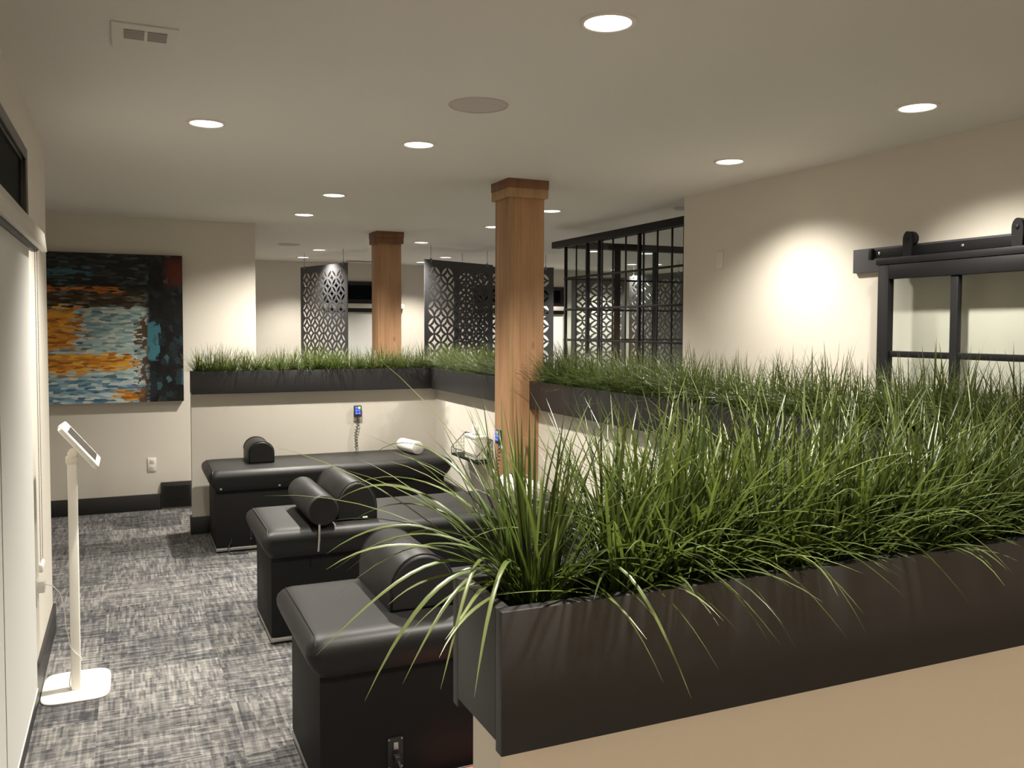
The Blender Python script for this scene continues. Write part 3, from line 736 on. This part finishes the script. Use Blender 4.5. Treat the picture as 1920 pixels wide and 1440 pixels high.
# ------------------------------------------------------------------ perforated hanging screens
def screen_mesh(w, h):
    cu = bpy.data.curves.new('panel_outline', 'CURVE'); cu.dimensions = '2D'; cu.fill_mode = 'BOTH'; cu.extrude = .003
    def poly(P):
        s_ = cu.splines.new('POLY'); s_.points.add(len(P)-1); s_.use_cyclic_u = True
        for q, (x, y) in zip(s_.points, P): q.co = (x, y, 0, 1)
    poly([(0, 0), (w, 0), (w, h), (0, h)])
    nx = max(1, round((w-.10)/.205)); hx = (w-.10)/(2*nx); ny = round((h-.14)/.19); hy = (h-.14)/(2*ny)
    ox, oy = .05, .07
    for i in range(2*nx):
        for j in range(2*ny):
            # leaf in the half cell (i, j)
            cx, cy = ox+(i+.5)*hx, oy+(j+.5)*hy
            sg = -1 if (i+j) % 2 == 0 else 1
            dx, dy = hx*.5*.84, sg*hy*.5*.84; px, py = -sg*hy*.125, hx*.125
            P = []
            for k in range(9): t = -1+2*k/8; b = 1-t*t; P.append((cx+dx*t+px*b, cy+dy*t+py*b))
            for k in range(1, 8): t = 1-2*k/8; b = 1-t*t; P.append((cx+dx*t-px*b, cy+dy*t-py*b))
            poly(P)
    for i in range(1, 2*nx):
        for j in range(1, 2*ny):
            if (i+j) % 2 == 0 and i % 2 == 1:
                cx, cy = ox+i*hx, oy+j*hy; P = []
                T = [(hx*.44, 0), (0, hy*.44), (-hx*.44, 0), (0, -hy*.44)]
                for q in range(4):
                    a, b = T[q], T[(q+1) % 4]
                    for k in range(4):
                        t = k/4; m_ = 1-.42*4*t*(1-t)*.5
                        P.append((cx+(a[0]*(1-t)+b[0]*t)*m_, cy+(a[1]*(1-t)+b[1]*t)*m_))
                poly(P)
            elif (i+j) % 2 == 0:
                cx, cy = ox+i*hx, oy+j*hy; P = []
                T = [(hx*.44, 0), (0, hy*.44), (-hx*.44, 0), (0, -hy*.44)]
                for q in range(4):
                    a, b = T[q], T[(q+1) % 4]
                    for k in range(4):
                        t = k/4; m_ = 1-.42*4*t*(1-t)*.5
                        P.append((cx+(a[0]*(1-t)+b[0]*t)*m_, cy+(a[1]*(1-t)+b[1]*t)*m_))
                poly(P)
    o = bpy.data.objects.new('tmp', cu); C.objects.link(o)
    dg = bpy.context.evaluated_depsgraph_get(); me = bpy.data.meshes.new_from_object(o.evaluated_get(dg))
    bpy.data.objects.remove(o); bpy.data.curves.remove(cu)
    me.transform(Matrix.Rotation(math.pi/2, 4, 'X'))
    return me
M['screen_metal'] = plain('charcoal_metal_panel', (.075, .075, .082, 1), .40, metal=.35, spec=.5, var=.08, nscale=8)
SZ0, SZ1 = .48, 2.305
def screen(label, a, b):
    (ax, ay), (bx, by) = [(p[0]*1.027, p[1]*1.027) for p in (a, b)]; w = math.hypot(bx-ax, by-ay); rz = math.atan2(by-ay, bx-ax)
    t = thing('perforated_screen', label, 'decorative screen', (ax, ay, SZ0), rz, 'perforated metal screens in the rear area')
    me = screen_mesh(w, SZ1-SZ0); me.name = 'panel'; me.materials.clear(); me.materials.append(M['screen_metal'])
    o = bpy.data.objects.new('panel', me); C.objects.link(o); o.parent = t
    for d in (.10, w-.10):
        MB().tube([(d, 0, SZ1-SZ0-.02), (d, 0, CEIL-SZ0)], .003, 6).build('hanging_cable', M['rust'], t)
        MB().bbox(d-.012, d+.012, -.008, .008, SZ1-SZ0-.03, SZ1-SZ0+.012, .003).build('clamp', M['rust'], t)
        MB().bbox(d-.02, d+.02, -.012, .012, 0, .02, .003).build('foot', M['black_metal'], t)
        MB().tube([(d, 0, .01), (d, 0, -SZ0)], .004, 6).build('floor_cable', M['rust'], t)
    return t
screen('brightly lit perforated screen, leftmost, hanging left of the far post', (1.94, 10.75), (2.262, 9.66))
screen('wide dark perforated screen hanging left of the big wooden post', (2.89, 8.83), (3.88, 9.32))
screen('narrow looking perforated screen peeking right of the big wooden post', (3.55, 9.72), (4.70, 9.38))
screen('left perforated screen seen through the glass partition', (5.90, 11.20), (6.55, 10.75))
screen('right perforated screen seen through the glass partition', (6.42, 10.45), (6.52, 9.30))

# ------------------------------------------------------------------ ceiling fittings
def speaker(label, x, y, r):
    t = thing('ceiling_speaker', label, 'ceiling speaker', (x, y, CEIL), group='round ceiling speakers')
    MB().lathe([(r-.008, -.001), (r-.006, -.006), (r, -.004), (r+.002, 0), (r-.008, 0)], n=44).build('rim', M['speaker'], t)
    MB().lathe([(0, -.005), (r-.03, -.005), (r-.008, -.0025), (r-.008, 0), (0, 0)], n=44).build('grille', M['speaker'], t)
speaker('round grey ceiling speaker between the front ceiling lights', 1.328, 3.345, .122)
speaker('small dark looking round ceiling speaker far back on the left', 1.63, 9.73, .12)
cv = thing('ceiling_vent', 'white ceiling vent with small dark opening at upper left', 'ceiling vent', (.064, 3.0, CEIL))
MB().bbox(-.034, .158, 2.888, 3.14, CEIL-.006, CEIL, .003).build('plate', M['ceiling'], cv, True)
MB().box(.002, .126, 2.932, 3.026, CEIL-.0075, CEIL-.005).build('opening', M['vent_dark'], cv, True)
MB().bbox(.060, .069, 2.930, 3.028, CEIL-.0095, CEIL-.005, .001).build('divider', M['offwhite'], cv, True)
lv_ = MB()
for k in range(7): lv_.box(.004, .124, 2.938+k*.0125, 2.941+k*.0125, CEIL-.009, CEIL-.006)
lv_.build('louvres', M['speaker'], cv, True)
dv = thing('ceiling_diffuser', 'thin dark ceiling vent slot far back beside the far post', 'ceiling vent', (2.94, 11.75, CEIL))
MB().bbox(2.74, 3.14, 11.69, 11.81, CEIL-.008, CEIL, .003).build('frame', M['vent_dark'], dv, True)
dt = thing('ceiling_sensor', 'small dark ceiling fitting at the right wall corner', 'ceiling sensor', (3.83, 5.50, CEIL))
MB().lathe([(.0, -.02), (.045, -.018), (.06, -.008), (.062, 0), (0, 0)], n=28).build('housing', M['speaker'], dt)

# ------------------------------------------------------------------ artificial grass
def tuft_mesh(seed, n, lmin, lmax, spread=.028, droop=.12, special=None, wide=.0020, lean=.26, bend=.42, arches=None):
    rnd = random.Random(seed); V = []; Fc = []; A = []; SM = []
    def blade(x, y, az, th0, th1, L, w, curl, shade_, seg=10):
        k = len(V); p = Vector((x, y, 0)); th = th0
        for i in range(seg+1):
            s = i/seg
            th = th0+th1*s**1.25; a = az+curl*s
            d = Vector((math.sin(th)*math.cos(a), math.sin(th)*math.sin(a), math.cos(th)))
            side = Vector((-math.sin(a), math.cos(a), 0)); nrm = side.cross(d)
            ww = w*(.75+.5*s if s < .4 else .95*(1-((s-.4)/.6)**2.2)+.03)
            V.extend([tuple(p-side*ww), tuple(p-nrm*ww*.45), tuple(p+side*ww)]); A.extend([(shade_, s, 0)]*3)
            if i: 
                q = k+3*(i-1); Fc.extend([(q, q+1, q+4, q+3), (q+1, q+2, q+5, q+4)]); SM.extend([True, True])
            p = p+d*(L/seg)
    for i in range(n):
        r = spread*math.sqrt(rnd.random()); a0 = rnd.uniform(0, 2*math.pi)
        az = a0+rnd.gauss(0, .7); L = rnd.uniform(lmin, lmax)
        if rnd.random() < droop:
            th0 = rnd.uniform(.35, .9); th1 = rnd.uniform(.7, 1.5); L *= rnd.uniform(.85, 1.15)
        else:
            th0 = abs(rnd.gauss(.0, lean))+.03; th1 = abs(rnd.gauss(bend*.5, bend))
        blade(r*math.cos(a0), r*math.sin(a0), az, th0, th1, L, wide*rnd.uniform(.75, 1.25), rnd.gauss(0, .3), rnd.random()**1.8)
    for sp in (special or []): blade(*sp)
    for (rx, ry), tip, h in (arches or []):       # a long blade rising from the tuft and arching over to a given tip
        k = len(V); p0 = Vector((rx, ry, 0)); p3 = Vector(tip); d = p3-p0
        h *= .72; p1 = p0+Vector((d.x*.28, d.y*.28, h)); p2 = p0+Vector((d.x*.64, d.y*.64, max(h*.95, d.z+h*.5)))
        w = .0026*rnd.uniform(.85, 1.15); sh = rnd.uniform(.5, 1); n_ = 16
        P = [p0*(1-t)**3+p1*3*t*(1-t)**2+p2*3*t*t*(1-t)+p3*t**3 for t in [i/n_ for i in range(n_+1)]]
        wob = rnd.uniform(-.012, .012)
        for i, p in enumerate(P):
            t = i/n_; d_ = (P[min(i+1, n_)]-P[max(i-1, 0)]).normalized()
            side = d_.cross(Vector((0, 0, 1))); side = side.normalized() if side.length > 1e-3 else Vector((1, 0, 0)); nrm = side.cross(d_)
            tw = .5*math.sin(t*3+rx*90); side = (side*math.cos(tw)+nrm*math.sin(tw)); nrm = side.cross(d_)
            p = p+side*wob*math.sin(t*math.pi*1.5)
            ww = w*(.8+.4*t if t < .5 else (1-((t-.5)/.5)**2.4)+.04)
            V.extend([tuple(p-side*ww), tuple(p-nrm*ww*.45), tuple(p+side*ww)]); A.extend([(sh, t, 0)]*3)
            if i: q = k+3*(i-1); Fc.extend([(q, q+1, q+4, q+3), (q+1, q+2, q+5, q+4)]); SM.extend([True, True])
    me = bpy.data.meshes.new('grass_tuft'); me.from_pydata(V, [], Fc)
    me.polygons.foreach_set('use_smooth', SM)
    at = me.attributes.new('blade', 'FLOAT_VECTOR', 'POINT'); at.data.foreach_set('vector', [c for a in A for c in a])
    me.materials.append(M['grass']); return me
GZ = PZ1-.036
near_m = [tuft_mesh(100+i, 165, .13, .30, .034, .22, lean=.32, bend=.5) for i in range(7)]
mid_m = [tuft_mesh(200+i, 150, .13, .31, .024, .38, lean=.42, bend=.55) for i in range(6)]
back_m = [tuft_mesh(300+i, 160, .11, .28, .024, .34, lean=.42, bend=.5) for i in range(6)]
def tuft(me, x, y, rz, label, group, sc=1.0):
    o = bpy.data.objects.new('grass_tuft', me); C.objects.link(o); o.location = (x, y, GZ); o.rotation_euler = (0, 0, rz); o.scale = (sc, sc, sc)
    return tag(o, label, 'artificial grass', group)
rg = random.Random(5)
# corner tuft: long blades arching to the left and over the front board
sp = []
for k in range(8):
    az = math.radians(rg.uniform(140, 200))
    sp.append((rg.uniform(-.02, .02), rg.uniform(-.02, .02), az, rg.uniform(.3, .8), rg.uniform(.5, 1.1), rg.uniform(.28, .40), rg.uniform(.002, .0028), rg.gauss(0, .2), rg.random()))
CT = (.468, .985)
def arches_for(cx, cy, tips):
    out = []
    for tx, ty, tz, h in tips: out.append(((rg.uniform(-.016, .016), rg.uniform(-.016, .016)), (tx-cx, ty-cy, tz-GZ), h*rg.uniform(.9, 1.1)))
    return out
left_tips = [(.317, 1.2, 1.37, .20), (.244, 1.12, 1.323, .17), (.212, 1.02, 1.281, .16), (.216, 1.0, 1.269, .16), (.203, .96, 1.274, .14), (.208, 1.0, 1.229, .17), (.178, .93, 1.2, .16), (.222, .88, 1.159, .17),
             (.254, .86, 1.18, .15), (.275, .95, 1.227, .12), (.302, .98, 1.211, .12), (.277, .92, 1.203, .11), (.301, .85, 1.2, .10), (.302, .88, 1.215, .10), (.26, 1.10, 1.30, .16), (.24, 1.05, 1.25, .20), (.29, .86, 1.17, .18), (.33, .84, 1.16, .16), (.27, 1.15, 1.33, .18)]
front_tips = [(.523, .80, 1.21, .10), (.537, .80, 1.154, .13), (.577, .79, 1.138, .16), (.617, .80, 1.161, .16), (.498, .85, 1.231, .09), (.56, .83, 1.20, .13), (.706, .80, 1.176, .18), (.66, .82, 1.19, .15), (.69, .86, 1.24, .15), (.72, .9, 1.27, .17)]
tuft(tuft_mesh(99, 150, .12, .30, .030, .08, sp, arches=arches_for(*CT, left_tips+front_tips)), .468, .985, 0, 'leftmost grass tuft of the near planter, long blades arching over its corner', 'artificial grass in the near planter')
gn = 'artificial grass in the near planter'; ln = 'tall tuft of thin green artificial grass packed in the near planter'
x = .60; i = 0
while x < 2.38:
    yy = .985+rg.uniform(-.022, .022)
    tuft(near_m[i % 7], x, yy, rg.uniform(0, 6.28), ln, gn, rg.uniform(.9, 1.12)); i += 1
    x += rg.uniform(.055, .075)
# a few long blades lying over the front of the near planter
for n_, (x, tips) in enumerate(((.57, ((.738, .81, 1.162, .17), (.712, .83, 1.166, .15), (.798, .82, 1.252, .16), (.82, .80, 1.166, .19), (.76, .85, 1.23, .15), (.85, .87, 1.26, .17), (.80, .90, 1.28, .18))),
                (.69, ((.832, .79, 1.175, .18), (.91, .80, 1.208, .18), (.88, .85, 1.25, .16), (.95, .88, 1.27, .18), (.86, .82, 1.19, .15))),
                (.83, ((1.04, .80, 1.178, .17), (1.0, .86, 1.25, .16), (1.08, .88, 1.28, .18))),
                (.97, ((1.111, .80, 1.215, .17), (1.17, .86, 1.27, .18), (1.22, .84, 1.24, .17))),
                (1.15, ((1.36, .84, 1.24, .17), (1.30, .82, 1.20, .16))))):
    tuft(tuft_mesh(900+n_, 16, .18, .30, .02, .2, arches=arches_for(x, .955, tips)), x, .955, 0,
         ('tuft with long blades hanging down the near planter front, right of the corner tuft', 'second tuft hanging over near planter front board', 'third tuft hanging over near planter front board, mid photo', 'fourth tuft arching over near planter front board', 'tuft arching over near planter front board by the right photo edge')[n_], gn)
gm = 'artificial grass in the middle planter'; lm_ = 'green artificial grass tuft in the middle planter right of the big post'
y = 4.80; i = 0
while y > 1.15:
    first = i == 0
    tuft(mid_m[i % 6], 2.36+rg.uniform(-.02, .02), y, rg.uniform(0, 6.28), 'grass tuft in the middle planter touching the big wooden post' if first else lm_, gm, rg.uniform(.9, 1.15)); i += 1
    y -= rg.uniform(.070, .095)
gf = 'artificial grass in the short far planter'
y = 5.20; i = 0
while y < 6.74:
    tuft(mid_m[(i+3) % 6], 2.36+rg.uniform(-.02, .02), y, rg.uniform(0, 6.28), 'green artificial grass tuft in the short planter left of the big post', gf, rg.uniform(.85, 1.05)); i += 1
    y += rg.uniform(.080, .10)
gb = 'artificial grass in the back planter'
x = .485; i = 0
while x < 2.38:
    tuft(back_m[i % 6], x, 6.882+rg.uniform(-.02, .02), rg.uniform(0, 6.28), 'leftmost grass tuft of the back planter, beside the painting' if i == 0 else 'bright green artificial grass tuft in the back planter above the farthest table', gb, rg.uniform(.85, 1.1)); i += 1
    x += rg.uniform(.075, .10)
for o in bpy.data.objects:
    if '_loc' in o: del o['_loc']
